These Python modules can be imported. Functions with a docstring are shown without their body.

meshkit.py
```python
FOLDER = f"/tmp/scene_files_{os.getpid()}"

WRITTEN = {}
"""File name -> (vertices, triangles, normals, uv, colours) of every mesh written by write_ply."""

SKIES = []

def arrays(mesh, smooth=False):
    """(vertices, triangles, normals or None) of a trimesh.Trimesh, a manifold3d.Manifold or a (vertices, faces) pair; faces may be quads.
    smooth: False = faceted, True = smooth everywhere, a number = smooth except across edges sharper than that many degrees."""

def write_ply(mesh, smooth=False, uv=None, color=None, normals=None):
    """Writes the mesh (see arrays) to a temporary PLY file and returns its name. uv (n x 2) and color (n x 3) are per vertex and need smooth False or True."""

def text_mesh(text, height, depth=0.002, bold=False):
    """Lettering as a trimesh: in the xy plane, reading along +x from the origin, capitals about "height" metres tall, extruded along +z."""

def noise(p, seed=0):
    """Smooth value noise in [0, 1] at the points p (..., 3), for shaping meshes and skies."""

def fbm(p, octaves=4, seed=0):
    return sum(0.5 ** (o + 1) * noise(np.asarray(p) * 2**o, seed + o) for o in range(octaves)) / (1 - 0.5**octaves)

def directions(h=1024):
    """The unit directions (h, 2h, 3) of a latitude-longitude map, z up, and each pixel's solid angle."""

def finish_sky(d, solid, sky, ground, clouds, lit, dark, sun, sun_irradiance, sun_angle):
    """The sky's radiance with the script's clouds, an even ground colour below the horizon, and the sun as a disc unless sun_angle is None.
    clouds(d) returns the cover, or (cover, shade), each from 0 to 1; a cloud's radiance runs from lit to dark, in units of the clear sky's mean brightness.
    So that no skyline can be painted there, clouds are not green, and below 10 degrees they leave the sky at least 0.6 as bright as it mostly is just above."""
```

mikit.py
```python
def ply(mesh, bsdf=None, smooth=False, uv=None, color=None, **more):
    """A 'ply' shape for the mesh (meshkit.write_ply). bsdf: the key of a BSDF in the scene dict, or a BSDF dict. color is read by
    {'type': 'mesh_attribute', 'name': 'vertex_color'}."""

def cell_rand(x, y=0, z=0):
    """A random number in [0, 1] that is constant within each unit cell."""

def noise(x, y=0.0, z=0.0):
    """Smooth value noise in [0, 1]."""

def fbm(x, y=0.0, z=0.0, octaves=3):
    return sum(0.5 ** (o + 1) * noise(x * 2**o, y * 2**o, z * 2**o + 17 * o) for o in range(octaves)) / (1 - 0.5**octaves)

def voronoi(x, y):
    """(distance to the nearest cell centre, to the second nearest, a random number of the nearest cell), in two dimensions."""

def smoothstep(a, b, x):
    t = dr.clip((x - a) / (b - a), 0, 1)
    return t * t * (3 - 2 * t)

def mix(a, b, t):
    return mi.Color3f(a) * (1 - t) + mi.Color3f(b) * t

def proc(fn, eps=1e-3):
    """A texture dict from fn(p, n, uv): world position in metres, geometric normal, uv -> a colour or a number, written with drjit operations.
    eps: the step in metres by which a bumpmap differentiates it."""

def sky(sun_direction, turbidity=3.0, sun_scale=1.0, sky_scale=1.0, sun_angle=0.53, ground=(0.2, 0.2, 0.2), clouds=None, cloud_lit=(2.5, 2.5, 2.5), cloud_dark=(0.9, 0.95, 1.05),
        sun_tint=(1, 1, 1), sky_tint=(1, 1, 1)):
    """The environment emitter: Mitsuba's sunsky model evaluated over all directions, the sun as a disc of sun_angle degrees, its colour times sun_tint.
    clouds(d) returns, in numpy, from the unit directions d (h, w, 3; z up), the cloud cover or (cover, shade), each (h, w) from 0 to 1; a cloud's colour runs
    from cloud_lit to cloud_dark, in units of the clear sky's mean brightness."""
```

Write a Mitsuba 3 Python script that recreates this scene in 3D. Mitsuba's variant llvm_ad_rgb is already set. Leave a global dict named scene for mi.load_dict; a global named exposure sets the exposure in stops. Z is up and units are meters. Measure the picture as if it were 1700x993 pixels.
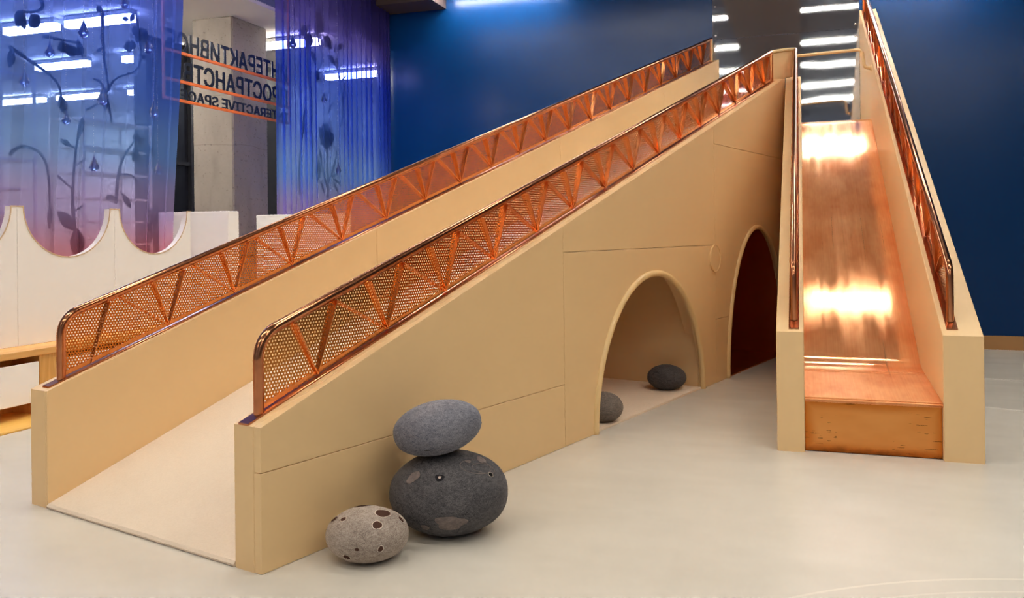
import math, random
import numpy as np
import trimesh
import drjit as dr
import mitsuba as mi
import mikit, meshkit
from mikit import proc, noise, fbm, smoothstep, mix, cell_rand
from shapely.geometry import Polygon, box as sbox, Point, LineString
from shapely import affinity

random.seed(7)
RNG = np.random.default_rng(7)
T = mi.ScalarTransform4f
scene, labels = {'type': 'scene'}, {}

# ------------------------------------------------------------------ camera
EYE = np.array([0, 0, 1.5])
YAW, PITCH, ROLL, FOC, HORIZON = 0.3259, 0.0018, -0.0114, 1429.8, 385.7
_f = np.array([-math.sin(YAW) * math.cos(PITCH), math.cos(YAW) * math.cos(PITCH), math.sin(PITCH)])
_r = np.array([math.cos(YAW), math.sin(YAW), 0])
_u = np.cross(_r, _f)
_up = -math.sin(ROLL) * _r + math.cos(ROLL) * _u
scene['camera'] = {'type': 'perspective', 'fov': 2 * math.degrees(math.atan(850 / FOC)), 'fov_axis': 'x',
                   'principal_point_offset_x': 0.0, 'principal_point_offset_y': (496.5 - HORIZON) / 993.0,
                   'near_clip': 0.05, 'far_clip': 200.0,
                   'to_world': T().look_at(origin=EYE.tolist(), target=(EYE + _f).tolist(), up=_up.tolist())}

# ------------------------------------------------------------------ light (indoor scene at night: only ceiling lamps)
exposure = 0.73
MAIN_L = [30.0, 27.6, 24.0]      # linear lamps of the room
HALL_L = [34.0, 32.0, 29.5]      # linear lamps of the hall behind the curtains
WALL_LAMP = [34.0, 31.0, 27.0]
MAIN_ROWS = [13.45, 10.8, 7.9, 4.95, 1.8, -1.2, -3.8]
MAIN_SPANS = [(-6.6, -4.1), (-3.9, -1.38), (0.02, 2.75), (2.95, 5.45)]
HALL_ROWS = [(10.0, [(-11.5, -10.5), (-10.3, -9.1)]), (12.3, [(-13.4, -12.2), (-11.4, -10.0), (-8.6, -7.45)]),
             (15.15, [(-17.9, -16.3), (-15.9, -14.7), (-13.9, -12.3), (-9.0, -7.5)]), (7.0, [(-11.5, -9.6), (-9.2, -7.5)])]
CEIL, HALL_CEIL, WALL_Y = 5.78, 4.79, 14.1

# ------------------------------------------------------------------ helpers
def tag(key, label=None, cat=None, group=None, kind=None):
    e = labels.setdefault(key, {})
    if label: e['label'] = label
    if cat: e['category'] = cat
    if group: e['group'] = group
    if kind: e['kind'] = kind
    return key

_count = {}
def numbered(base):
    n = _count.get(base, 0); _count[base] = n + 1
    return base if n == 0 else f'{base}_{n:03d}'

def put(key, mesh, bsdf, smooth=False, **more):
    scene[key] = mikit.ply(mesh, bsdf, smooth=smooth, **more)
    return key

def part(parent, name, mesh, bsdf, smooth=False, **more):
    return put(numbered(parent + '__' + name), mesh, bsdf, smooth, **more)

def struct(key, mesh, bsdf, smooth=False, label=None, **more):
    put(key, mesh, bsdf, smooth, **more)
    return tag(key, label, None, None, 'structure')

def bx(x0, x1, y0, y1, z0, z1):
    m = trimesh.creation.box((x1 - x0, y1 - y0, z1 - z0))
    m.apply_translation(((x0 + x1) / 2, (y0 + y1) / 2, (z0 + z1) / 2))
    return m

def join(*ms):
    return trimesh.util.concatenate([m for m in ms if m is not None])

def rounded(x0, x1, y0, y1, z0, z1, c=0.006):
    """A box with chamfered edges."""
    import manifold3d as m3
    pts = []
    for a, sx in ((x0, 1), (x1, -1)):
        for b, sy in ((y0, 1), (y1, -1)):
            for d, sz in ((z0, 1), (z1, -1)):
                pts += [(a, b + sy * c, d + sz * c), (a + sx * c, b, d + sz * c), (a + sx * c, b + sy * c, d)]
    return trimesh.convex.convex_hull(np.array(pts, float))

def tube(pts, r, n=16, caps=True):
    p = np.asarray(pts, float)
    rr = np.broadcast_to(np.asarray(r, float), (len(p),))
    t = np.gradient(p, axis=0) if len(p) > 2 else np.repeat((p[1:] - p[:1]), len(p), 0)
    seg = np.diff(p, axis=0); seg /= np.linalg.norm(seg, axis=1, keepdims=True) + 1e-12
    t = np.vstack([seg[:1], seg[:-1] + seg[1:], seg[-1:]]); t /= np.linalg.norm(t, axis=1, keepdims=True) + 1e-12
    a = np.cross(t[0], [0, 0, 1.0] if abs(t[0][2]) < 0.9 else [1.0, 0, 0]); a /= np.linalg.norm(a)
    rings, ang = [], np.arange(n) * 2 * np.pi / n
    for i in range(len(p)):
        a = a - t[i] * np.dot(a, t[i]); a /= np.linalg.norm(a)
        b = np.cross(t[i], a)
        k = 1.0
        rings.append(p[i] + rr[i] * (np.cos(ang)[:, None] * a + np.sin(ang)[:, None] * b))
    v = np.vstack(rings); f = []
    for i in range(len(p) - 1):
        for j in range(n):
            q = (i * n + j, i * n + (j + 1) % n, (i + 1) * n + (j + 1) % n, (i + 1) * n + j)
            f += [(q[0], q[1], q[2]), (q[0], q[2], q[3])]
    if caps:
        v = np.vstack([v, p[0], p[-1]]); k = len(v)
        for j in range(n):
            f.append((k - 2, (j + 1) % n, j)); f.append((k - 1, (len(p) - 1) * n + j, (len(p) - 1) * n + (j + 1) % n))
    return trimesh.Trimesh(v, f, process=False)

def fillet(pts, rad, n=8):
    """A polyline with its inner corners rounded."""
    p = [np.asarray(q, float) for q in pts]; out = [p[0]]
    rads = rad if isinstance(rad, (list, tuple)) else [rad] * (len(p) - 2)
    for i in range(1, len(p) - 1):
        d0 = p[i - 1] - p[i]; d1 = p[i + 1] - p[i]
        l0, l1 = np.linalg.norm(d0), np.linalg.norm(d1); d0 /= l0; d1 /= l1
        th = math.acos(np.clip(np.dot(d0, d1), -1, 1))
        tl = min(rads[i - 1] / math.tan(th / 2), 0.48 * l0, 0.48 * l1); R = tl * math.tan(th / 2)
        bis = (d0 + d1) / np.linalg.norm(d0 + d1); c = p[i] + bis * R / math.sin(th / 2)
        s, e = p[i] + d0 * tl - c, p[i] + d1 * tl - c
        om = math.acos(np.clip(np.dot(s, e) / R / R, -1, 1))
        for k in range(n + 1):
            q = k / n
            out.append(c + (math.sin((1 - q) * om) * s + math.sin(q * om) * e) / math.sin(om))
    out.append(p[-1])
    return np.array(out)

class Frame:
    """Local (s, t, z): s along 'along', t along 'into', z up."""
    def __init__(self, o, along, into):
        self.o, self.a, self.b = np.array(o, float), np.array(along, float), np.array(into, float)
    def pt(self, s, t, z):
        return self.o + self.a * s + self.b * t + np.array([0, 0, z])
    def mesh(self, m):
        """A mesh given in (s, z, t) coordinates (extrusions run along t)."""
        v = np.asarray(m.vertices)
        w = self.o + v[:, :1] * self.a + v[:, 2:3] * self.b + np.c_[np.zeros((len(v), 2)), v[:, 1]]
        flip = np.dot(np.cross(self.a, [0, 0, 1]), self.b) < 0
        f = np.asarray(m.faces)
        return trimesh.Trimesh(w, f[:, ::-1] if flip else f, process=False)

def _inset(ring, c):
    r = np.asarray(ring, float)
    if np.allclose(r[0], r[-1]): r = r[:-1]
    keep = [i for i in range(len(r)) if np.linalg.norm(r[i] - r[i - 1]) > 1e-7]
    r = r[keep]
    e = np.roll(r, -1, 0) - r; e /= np.linalg.norm(e, axis=1, keepdims=True)
    nrm = np.c_[-e[:, 1], e[:, 0]]                    # left normals: inside of a counter-clockwise ring
    a, b = np.roll(nrm, 1, 0), nrm
    m = (a + b) / (1 + np.sum(a * b, 1, keepdims=True)).clip(0.25)
    return r, r + m * c

def slab(poly, t0, t1, c=0.0):
    """A polygon in (s, z) extruded from t0 to t1 with chamfers of c on both faces."""
    from shapely.geometry.polygon import orient
    out = []
    for g in getattr(poly, 'geoms', [poly]):
        g = orient(g, 1.0)
        rings = [_inset(q.coords, c) for q in (g.exterior, *g.interiors)]
        inner = Polygon(rings[0][1], [q[1] for q in rings[1:]])
        tv, tf = trimesh.creation.triangulate_polygon(inner, engine='earcut')
        v = [np.c_[tv, np.full(len(tv), t0)], np.c_[tv, np.full(len(tv), t1)]]
        f = [np.asarray(tf)[:, ::-1], np.asarray(tf) + len(tv)]
        n0 = np.cross(np.r_[tv[tf[0][1]] - tv[tf[0][0]], 0], np.r_[tv[tf[0][2]] - tv[tf[0][0]], 0])[2]
        if n0 < 0: f = [q[:, ::-1] for q in f]
        k = 2 * len(tv)
        for full, ins in rings:
            n = len(full)
            lay = [np.c_[ins, np.full(n, t0)], np.c_[full, np.full(n, t0 + c)], np.c_[full, np.full(n, t1 - c)], np.c_[ins, np.full(n, t1)]]
            if c == 0: lay = [lay[0], lay[3]]
            v += lay
            for L in range(len(lay) - 1):
                i = np.arange(n); j = (i + 1) % n
                a, b = k + L * n, k + (L + 1) * n
                f.append(np.c_[a + i, a + j, b + j]); f.append(np.c_[a + i, b + j, b + i])
            k += len(lay) * n
        out.append(trimesh.Trimesh(np.vstack(v), np.vstack(f), process=False))
    return join(*out)

def ellipse_arc(cs, a, b, n=48, z0=-0.3):
    th = np.linspace(0, math.pi, n)
    return [(cs + a * math.cos(q), b * math.sin(q)) for q in th]

# ------------------------------------------------------------------ materials
def two(d): return {'type': 'twosided', 'bsdf': d}
def rgb(*c): return {'type': 'rgb', 'value': list(c)}

scene['tan_paint'] = two({'type': 'principled', 'base_color': proc(lambda p, n, uv: mix([0.745, 0.520, 0.270], [0.775, 0.545, 0.288], fbm(p.x * 1.3, p.y * 1.3, p.z * 1.3, 3))), 'roughness': 0.42, 'specular': 0.35})
scene['tan_metal_paint'] = two({'type': 'principled', 'base_color': rgb(0.76, 0.55, 0.27), 'roughness': 0.3, 'specular': 0.5})
scene['dark_joint'] = two({'type': 'diffuse', 'reflectance': rgb(0.16, 0.11, 0.06)})

def carpet_col(p, n, uv):
    a = fbm(p.x * 3.0, p.y * 3.0, p.z * 3.0, 3); b = noise(p.x * 160, p.y * 160, p.z * 160)
    return mix([0.65, 0.54, 0.42], [0.75, 0.64, 0.52], dr.clip(0.55 * a + 0.45 * b, 0, 1))
scene['beige_carpet'] = two({'type': 'bumpmap', 'arbitrary': proc(lambda p, n, uv: fbm(p.x * 120, p.y * 120, p.z * 120, 2), eps=2e-3), 'scale': 0.004,
                             'bsdf': {'type': 'principled', 'base_color': proc(carpet_col), 'roughness': 0.95, 'specular': 0.1, 'sheen': 0.3}})

def floor_col(p, n, uv):
    a = fbm(p.x * 0.9, p.y * 1.6, 0, 4); b = fbm(p.x * 3.2 + 9, p.y * 6.0, 0, 3)
    c = mix([0.515, 0.485, 0.425], [0.615, 0.585, 0.525], dr.clip(0.25 + 0.8 * (a - 0.5) + 0.5 * (b - 0.3), 0, 1))
    d = dr.sqrt(dr.square(p.x - 1.35) + dr.square(p.y - 2.1))       # two thin curved joints of the poured floor
    line = smoothstep(0.012, 0.004, dr.abs(d - 2.13)) + 0.8 * smoothstep(0.010, 0.003, dr.abs(d - 2.0))
    return mix(c, [0.70, 0.66, 0.58], 0.5 * dr.clip(line, 0, 1))
scene['poured_floor'] = two({'type': 'principled', 'base_color': proc(floor_col),
                             'roughness': proc(lambda p, n, uv: 0.30 + 0.14 * fbm(p.x * 2.0, p.y * 2.0, 3.0, 3)), 'specular': 0.42})

scene['pale_nosing'] = two({'type': 'principled', 'base_color': rgb(0.64, 0.61, 0.55), 'roughness': 0.3})
def blue_col(p, n, uv):
    return mix([0.0012, 0.034, 0.138], [0.0015, 0.040, 0.155], fbm(p.x * 0.8, p.y * 0.8, p.z * 0.8, 3))
scene['blue_paint'] = two({'type': 'principled', 'base_color': proc(blue_col), 'roughness': 0.25, 'specular': 0.26})

def copper_chute(p, n, uv):
    lane = noise(p.x * 15, p.y * 0.45, 3.0); fine = noise(p.x * 150, p.y * 1.6, 5.0); blot = fbm(p.x * 6.0, p.y * 3.4, 1.0, 4); grain = noise(p.x * 60, p.y * 14, 2.0)
    t = dr.clip(0.30 * lane + 0.22 * fine + 1.1 * (blot - 0.30) + 0.20 * (grain - 0.5), 0, 1)
    c = mix([0.96, 0.49, 0.22], [0.77, 0.255, 0.075], t)
    scratch = smoothstep(0.93, 0.985, noise(p.x * 90, p.y * 0.55, 8.0)) * smoothstep(0.45, 0.7, noise(p.x * 3, p.y * 1.1, 6.0))
    return mix(c, [0.30, 0.13, 0.07], 0.7 * scratch)
def chute_rough(p, n, uv):
    return 0.050 + 0.095 * fbm(p.x * 9, p.y * 2.2, 2.0, 3) + 0.05 * noise(p.x * 40, p.y * 1.0, 1.0) + 0.33 * smoothstep(7.25, 6.95, p.y)
scene['chute_copper'] = two({'type': 'bumpmap', 'arbitrary': proc(lambda p, n, uv: fbm(p.x * 1.1 + 4, p.y * 1.7, 2.0, 2) + 0.06 * noise(p.x * 24, p.y * 0.8, 1.0), eps=4e-3), 'scale': 0.0034,
                             'bsdf': {'type': 'principled', 'base_color': proc(copper_chute), 'metallic': 0.60, 'roughness': proc(chute_rough)}})

def copper_kick(p, n, uv):
    b = fbm(p.x * 4.0, p.y * 4.0, p.z * 8.0, 4)
    edge = dr.minimum(dr.minimum(p.x + 0.004, 0.845 - p.x), dr.minimum(p.z, 0.345 - p.z)) + 0.05 * (b - 0.5)     # tarnish along the four edges
    c = mix([0.62, 0.19, 0.030], mix([0.86, 0.40, 0.13], [0.72, 0.27, 0.065], b), smoothstep(0.0, 0.085, edge))
    scuff = smoothstep(0.80, 0.90, noise(p.x * 20, 3.0, p.z * 130)) * smoothstep(0.56, 0.70, noise(p.x * 7, 4.0, p.z * 9))
    low = smoothstep(0.06, 0.0, p.z + 0.05 * (fbm(p.x * 14, 1.0, p.z * 10, 3) - 0.35))
    return mix(c, [0.16, 0.045, 0.012], dr.clip(0.75 * scuff + 0.8 * low, 0, 1))
scene['kick_copper'] = two({'type': 'principled', 'base_color': proc(copper_kick), 'metallic': 1.0, 'roughness': 0.30})

def copper_rail(p, n, uv):
    b = fbm(p.x * 6.0, p.y * 6.0, p.z * 6.0, 4); s = smoothstep(0.66, 0.84, fbm(p.x * 16, p.y * 16, p.z * 22, 3))
    return mix(mix([0.90, 0.44, 0.185], [0.76, 0.30, 0.105], b), [0.38, 0.13, 0.05], 0.5 * s)
scene['rail_copper'] = two({'type': 'principled', 'base_color': proc(copper_rail), 'metallic': 1.0, 'roughness': 0.22})
def sheet_copper(p, n, uv):
    b = fbm(p.x * 3.0, p.y * 3.0, p.z * 3.0, 4); s = smoothstep(0.66, 0.84, fbm(p.x * 16, p.y * 16, p.z * 22, 3))
    return mix(mix([0.76, 0.300, 0.075], [0.52, 0.170, 0.036], b), [0.22, 0.075, 0.03], 0.6 * s)
scene['sheet_copper'] = two({'type': 'principled', 'base_color': proc(sheet_copper), 'metallic': 1.0, 'roughness': 0.2})
def copper_tube(p, n, uv):
    b = fbm(p.x * 8.0, p.y * 8.0, p.z * 8.0, 4)
    return mix([0.68, 0.28, 0.135], [0.36, 0.13, 0.06], b)
scene['tube_copper'] = two({'type': 'principled', 'base_color': proc(copper_tube), 'metallic': 1.0, 'roughness': 0.17})
scene['dark_copper'] = two({'type': 'principled', 'base_color': rgb(0.70, 0.25, 0.085), 'metallic': 1.0, 'roughness': 0.32})
def steel_wave(p, n, uv):
    return fbm(p.x * 1.5, 2.0, p.z * 0.8, 2) + 0.35 * noise(p.x * 0.9, 1.0, p.z * 2.6)
scene['mirror_steel'] = two({'type': 'bumpmap', 'arbitrary': proc(steel_wave, eps=1e-2), 'scale': 0.002,
                             'bsdf': {'type': 'principled', 'base_color': rgb(0.72, 0.76, 0.82), 'metallic': 1.0, 'roughness': 0.045}})
scene['screw_steel'] = two({'type': 'roughconductor', 'material': 'Cr', 'alpha': 0.15})
scene['white_paint'] = two({'type': 'principled', 'base_color': rgb(0.86, 0.84, 0.82), 'roughness': 0.5, 'specular': 0.4})
scene['white_matte'] = two({'type': 'diffuse', 'reflectance': rgb(0.72, 0.68, 0.62)})
scene['ribbed_white'] = two({'type': 'bumpmap', 'arbitrary': proc(lambda p, n, uv: 0.5 + 0.5 * dr.cos(p.y * (2 * math.pi / 0.021)), eps=1e-3), 'scale': 0.0022,
                             'bsdf': {'type': 'principled', 'base_color': rgb(0.86, 0.83, 0.80), 'roughness': 0.45, 'specular': 0.4}})
scene['edge_tan'] = two({'type': 'diffuse', 'reflectance': rgb(0.62, 0.46, 0.30)})
def wood(c0, c1, kx, ky, kz):
    def fn(p, n, uv):
        g = fbm(p.x * kx, p.y * ky, p.z * kz, 4); r = 0.5 + 0.5 * dr.sin(22 * g + 3 * noise(p.x * kx * 3, p.y * ky * 3, p.z * kz * 3))
        return mix(c0, c1, 0.6 * r + 0.4 * g)
    return fn
scene['bench_wood'] = two({'type': 'principled', 'base_color': proc(wood([0.64, 0.33, 0.10], [0.74, 0.43, 0.16], 16, 1.2, 16)), 'roughness': 0.4, 'specular': 0.4})
scene['leg_wood'] = two({'type': 'principled', 'base_color': proc(wood([0.58, 0.29, 0.07], [0.70, 0.40, 0.13], 16, 16, 1.2)), 'roughness': 0.4, 'specular': 0.4})
scene['yellow_wood'] = two({'type': 'principled', 'base_color': proc(wood([0.80, 0.46, 0.10], [0.86, 0.53, 0.15], 14, 0.9, 9)), 'roughness': 0.35, 'specular': 0.4})
scene['skirting_wood'] = two({'type': 'principled', 'base_color': rgb(0.50, 0.26, 0.10), 'roughness': 0.45})
def concrete(p, n, uv):
    a = fbm(p.x * 2.2, p.y * 2.2, p.z * 1.4, 4); b = fbm(p.x * 30, p.y * 30, p.z * 30, 3)
    pour = smoothstep(0.014, 0.0, dr.abs(p.z - 2.86 - 0.05 * noise(p.x * 4, p.y * 4, 0))) + smoothstep(0.012, 0.0, dr.abs(p.z - 3.62))
    stain = smoothstep(0.45, 0.75, fbm(p.x * 6, p.y * 6, p.z * 1.6 + 3, 3))
    pit = smoothstep(0.70, 0.80, fbm(p.x * 26, p.y * 26 + 7, p.z * 26, 2))
    c = mix([0.24, 0.210, 0.175], [0.38, 0.335, 0.285], dr.clip(0.75 * a + 0.25 * b, 0, 1))
    return mix(c, [0.17, 0.15, 0.125], dr.clip(0.45 * pour + 0.35 * stain + 0.5 * pit, 0, 1))
scene['concrete'] = two({'type': 'bumpmap', 'arbitrary': proc(lambda p, n, uv: fbm(p.x * 25, p.y * 25, p.z * 25, 3), eps=3e-3), 'scale': 0.004,
                         'bsdf': {'type': 'principled', 'base_color': proc(concrete), 'roughness': 0.8, 'specular': 0.2}})
scene['ceiling_white'] = two({'type': 'diffuse', 'reflectance': rgb(0.66, 0.63, 0.59)})
scene['ceiling_dark'] = two({'type': 'diffuse', 'reflectance': rgb(0.135, 0.165, 0.225)})
scene['duct_brown'] = two({'type': 'principled', 'base_color': rgb(0.065, 0.045, 0.040), 'roughness': 0.5})
scene['hall_wall'] = two({'type': 'diffuse', 'reflectance': rgb(0.55, 0.55, 0.56)})
scene['front_wall'] = two({'type': 'diffuse', 'reflectance': rgb(0.22, 0.25, 0.33)})
scene['wall_grey'] = two({'type': 'diffuse', 'reflectance': rgb(0.11, 0.115, 0.13)})
scene['black_metal'] = two({'type': 'principled', 'base_color': rgb(0.012, 0.013, 0.016), 'roughness': 0.4})
scene['night_glass'] = two({'type': 'principled', 'base_color': rgb(0.012, 0.013, 0.017), 'roughness': 0.08, 'specular': 0.5})
scene['orange_metal'] = two({'type': 'principled', 'base_color': rgb(0.78, 0.17, 0.035), 'roughness': 0.4})
scene['letter_black'] = two({'type': 'principled', 'base_color': rgb(0.012, 0.016, 0.030), 'roughness': 0.25, 'specular': 0.5})
scene['branch_dark'] = two({'type': 'diffuse', 'reflectance': rgb(0.020, 0.022, 0.035)})
scene['drop_glass'] = {'type': 'dielectric', 'int_ior': 1.5, 'specular_transmittance': rgb(0.55, 0.62, 0.80)}
scene['rack_grey'] = two({'type': 'diffuse', 'reflectance': rgb(0.55, 0.52, 0.48)})
scene['lamp_housing'] = two({'type': 'diffuse', 'reflectance': rgb(0.5, 0.5, 0.5)})
scene['lamp_diffuser'] = two({'type': 'diffuse', 'reflectance': rgb(0.7, 0.7, 0.7)})

def ramp_z(p):
    def fn(stops):
        c = mi.Color3f(stops[0][1])
        for (z0, _), (z1, c1) in zip(stops[:-1], stops[1:]):
            c = mix(c, c1, smoothstep(z0, z1, p.z))
        return c
    return fn
SHEER = [(1.25, [0.88, 0.30, 0.36]), (1.85, [0.52, 0.42, 0.78]), (2.45, [0.20, 0.40, 0.92]), (3.15, [0.075, 0.18, 0.76]), (4.0, [0.040, 0.095, 0.60]), (4.8, [0.15, 0.12, 0.45])]
TINT = [(1.25, [0.95, 0.48, 0.56]), (1.85, [0.66, 0.58, 0.93]), (2.45, [0.40, 0.58, 0.97]), (3.15, [0.22, 0.36, 0.92]), (4.0, [0.17, 0.26, 0.86]), (4.8, [0.36, 0.31, 0.76])]
scene['sheer_fabric'] = {'type': 'blendbsdf', 'weight': 0.40,
    'first': {'type': 'thindielectric', 'int_ior': 1.02, 'specular_transmittance': proc(lambda p, n, uv: ramp_z(p)(TINT))},
    'second': {'type': 'principledthin', 'base_color': proc(lambda p, n, uv: ramp_z(p)(SHEER)), 'roughness': 0.6, 'diff_trans': 1.35}}

def felt(c0, c1, k=70):
    def fn(p, n, uv):
        a = fbm(p.x * k, p.y * k, p.z * k * 1.4, 3); b = noise(p.x * 320, p.y * 320, p.z * 320); w = fbm(p.x * 9, p.y * 9, p.z * 9, 3)
        return mix(c0, c1, dr.clip(2.1 * (0.40 * a + 0.45 * b + 0.25 * w - 0.30), 0, 1))
    return two({'type': 'bumpmap', 'arbitrary': proc(lambda p, n, uv: fbm(p.x * 150, p.y * 150, p.z * 150, 2), eps=1.5e-3), 'scale': 0.003,
                'bsdf': {'type': 'principled', 'base_color': proc(fn), 'roughness': 1.0, 'specular': 0.05, 'sheen': 0.5}})
scene['felt_dark'] = felt([0.030, 0.030, 0.036], [0.130, 0.125, 0.130])
scene['felt_blue'] = felt([0.075, 0.082, 0.115], [0.245, 0.245, 0.275])
scene['felt_light'] = felt([0.190, 0.150, 0.125], [0.440, 0.375, 0.325])
scene['felt_grey'] = felt([0.085, 0.072, 0.062], [0.26, 0.225, 0.20])
scene['felt_brown'] = two({'type': 'diffuse', 'reflectance': rgb(0.075, 0.040, 0.030)})
scene['felt_pale'] = two({'type': 'diffuse', 'reflectance': proc(lambda p, n, uv: mix([0.10, 0.085, 0.085], [0.27, 0.225, 0.21], fbm(p.x * 90, p.y * 90, p.z * 90, 3)))})
scene['felt_shade'] = two({'type': 'diffuse', 'reflectance': rgb(0.026, 0.025, 0.029)})
scene['felt_cream'] = two({'type': 'diffuse', 'reflectance': rgb(0.58, 0.50, 0.43)})
scene['felt_black'] = two({'type': 'diffuse', 'reflectance': rgb(0.012, 0.011, 0.011)})

# ------------------------------------------------------------------ the room
def grid_mesh(xs, ys, zf):
    X, Y = np.meshgrid(xs, ys, indexing='ij'); v = np.c_[X.ravel(), Y.ravel(), zf(X, Y).ravel()]
    i, j = np.meshgrid(np.arange(len(xs) - 1), np.arange(len(ys) - 1), indexing='ij'); n = len(ys)
    q = np.stack([i * n + j, (i + 1) * n + j, (i + 1) * n + j + 1, i * n + j + 1], -1).reshape(-1, 4)
    return trimesh.Trimesh(v, np.vstack([q[:, [0, 1, 2]], q[:, [0, 2, 3]]]), process=False)

# the floor steps down twice in wide curves to the right of the slide
def step_line(x0, y0, x1, y1, x2, y2, n=24):
    return [((1 - t) ** 2 * x0 + 2 * t * (1 - t) * x1 + t * t * x2, (1 - t) ** 2 * y0 + 2 * t * (1 - t) * y1 + t * t * y2) for t in np.linspace(0, 1, n)]
EDGE1 = step_line(1.05, 8.30, 2.6, 7.55, 8.2, 6.7)
EDGE2 = step_line(1.05, 10.68, 2.9, 10.30, 8.2, 9.3)
FLAT = Polygon([(-20, -5), (8.2, -5)] + EDGE1[::-1] + [(1.05, 18), (-20, 18)])
LOW1 = Polygon([(1.05, 8.0), (8.2, 6.4)] + EDGE2[::-1])
LOW2 = Polygon([(1.05, 10.4), (8.2, 9.0), (8.2, 14.3), (1.05, 14.3)])
def plan_slab(poly, z0, z1, c=0.0):
    return slab(poly, z0, z1, c)                      # (s, z, t) read as (x, y, z)
struct('floor', plan_slab(FLAT, -0.5, 0.0), 'poured_floor')
struct('floor_step_001', plan_slab(Polygon([(1.05, 7.4), (8.2, 5.9)] + EDGE2[::-1]), -0.5, -0.13, 0.012), 'poured_floor')
struct('floor_step_002', plan_slab(LOW2, -0.6, -0.26), 'poured_floor')
struct('trim_1', plan_slab(Polygon(EDGE1 + [(x, y - 0.045) for x, y in EDGE1[::-1]]), -0.129, 0.003, 0.002), 'pale_nosing')
struct('trim_4', plan_slab(Polygon(EDGE2 + [(x, y - 0.045) for x, y in EDGE2[::-1]]), -0.259, -0.126, 0.002), 'pale_nosing')
struct('trim_5', bx(-7.1, -5.95, 13.45, WALL_Y - 0.001, 5.50, CEIL), 'duct_brown')

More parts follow.
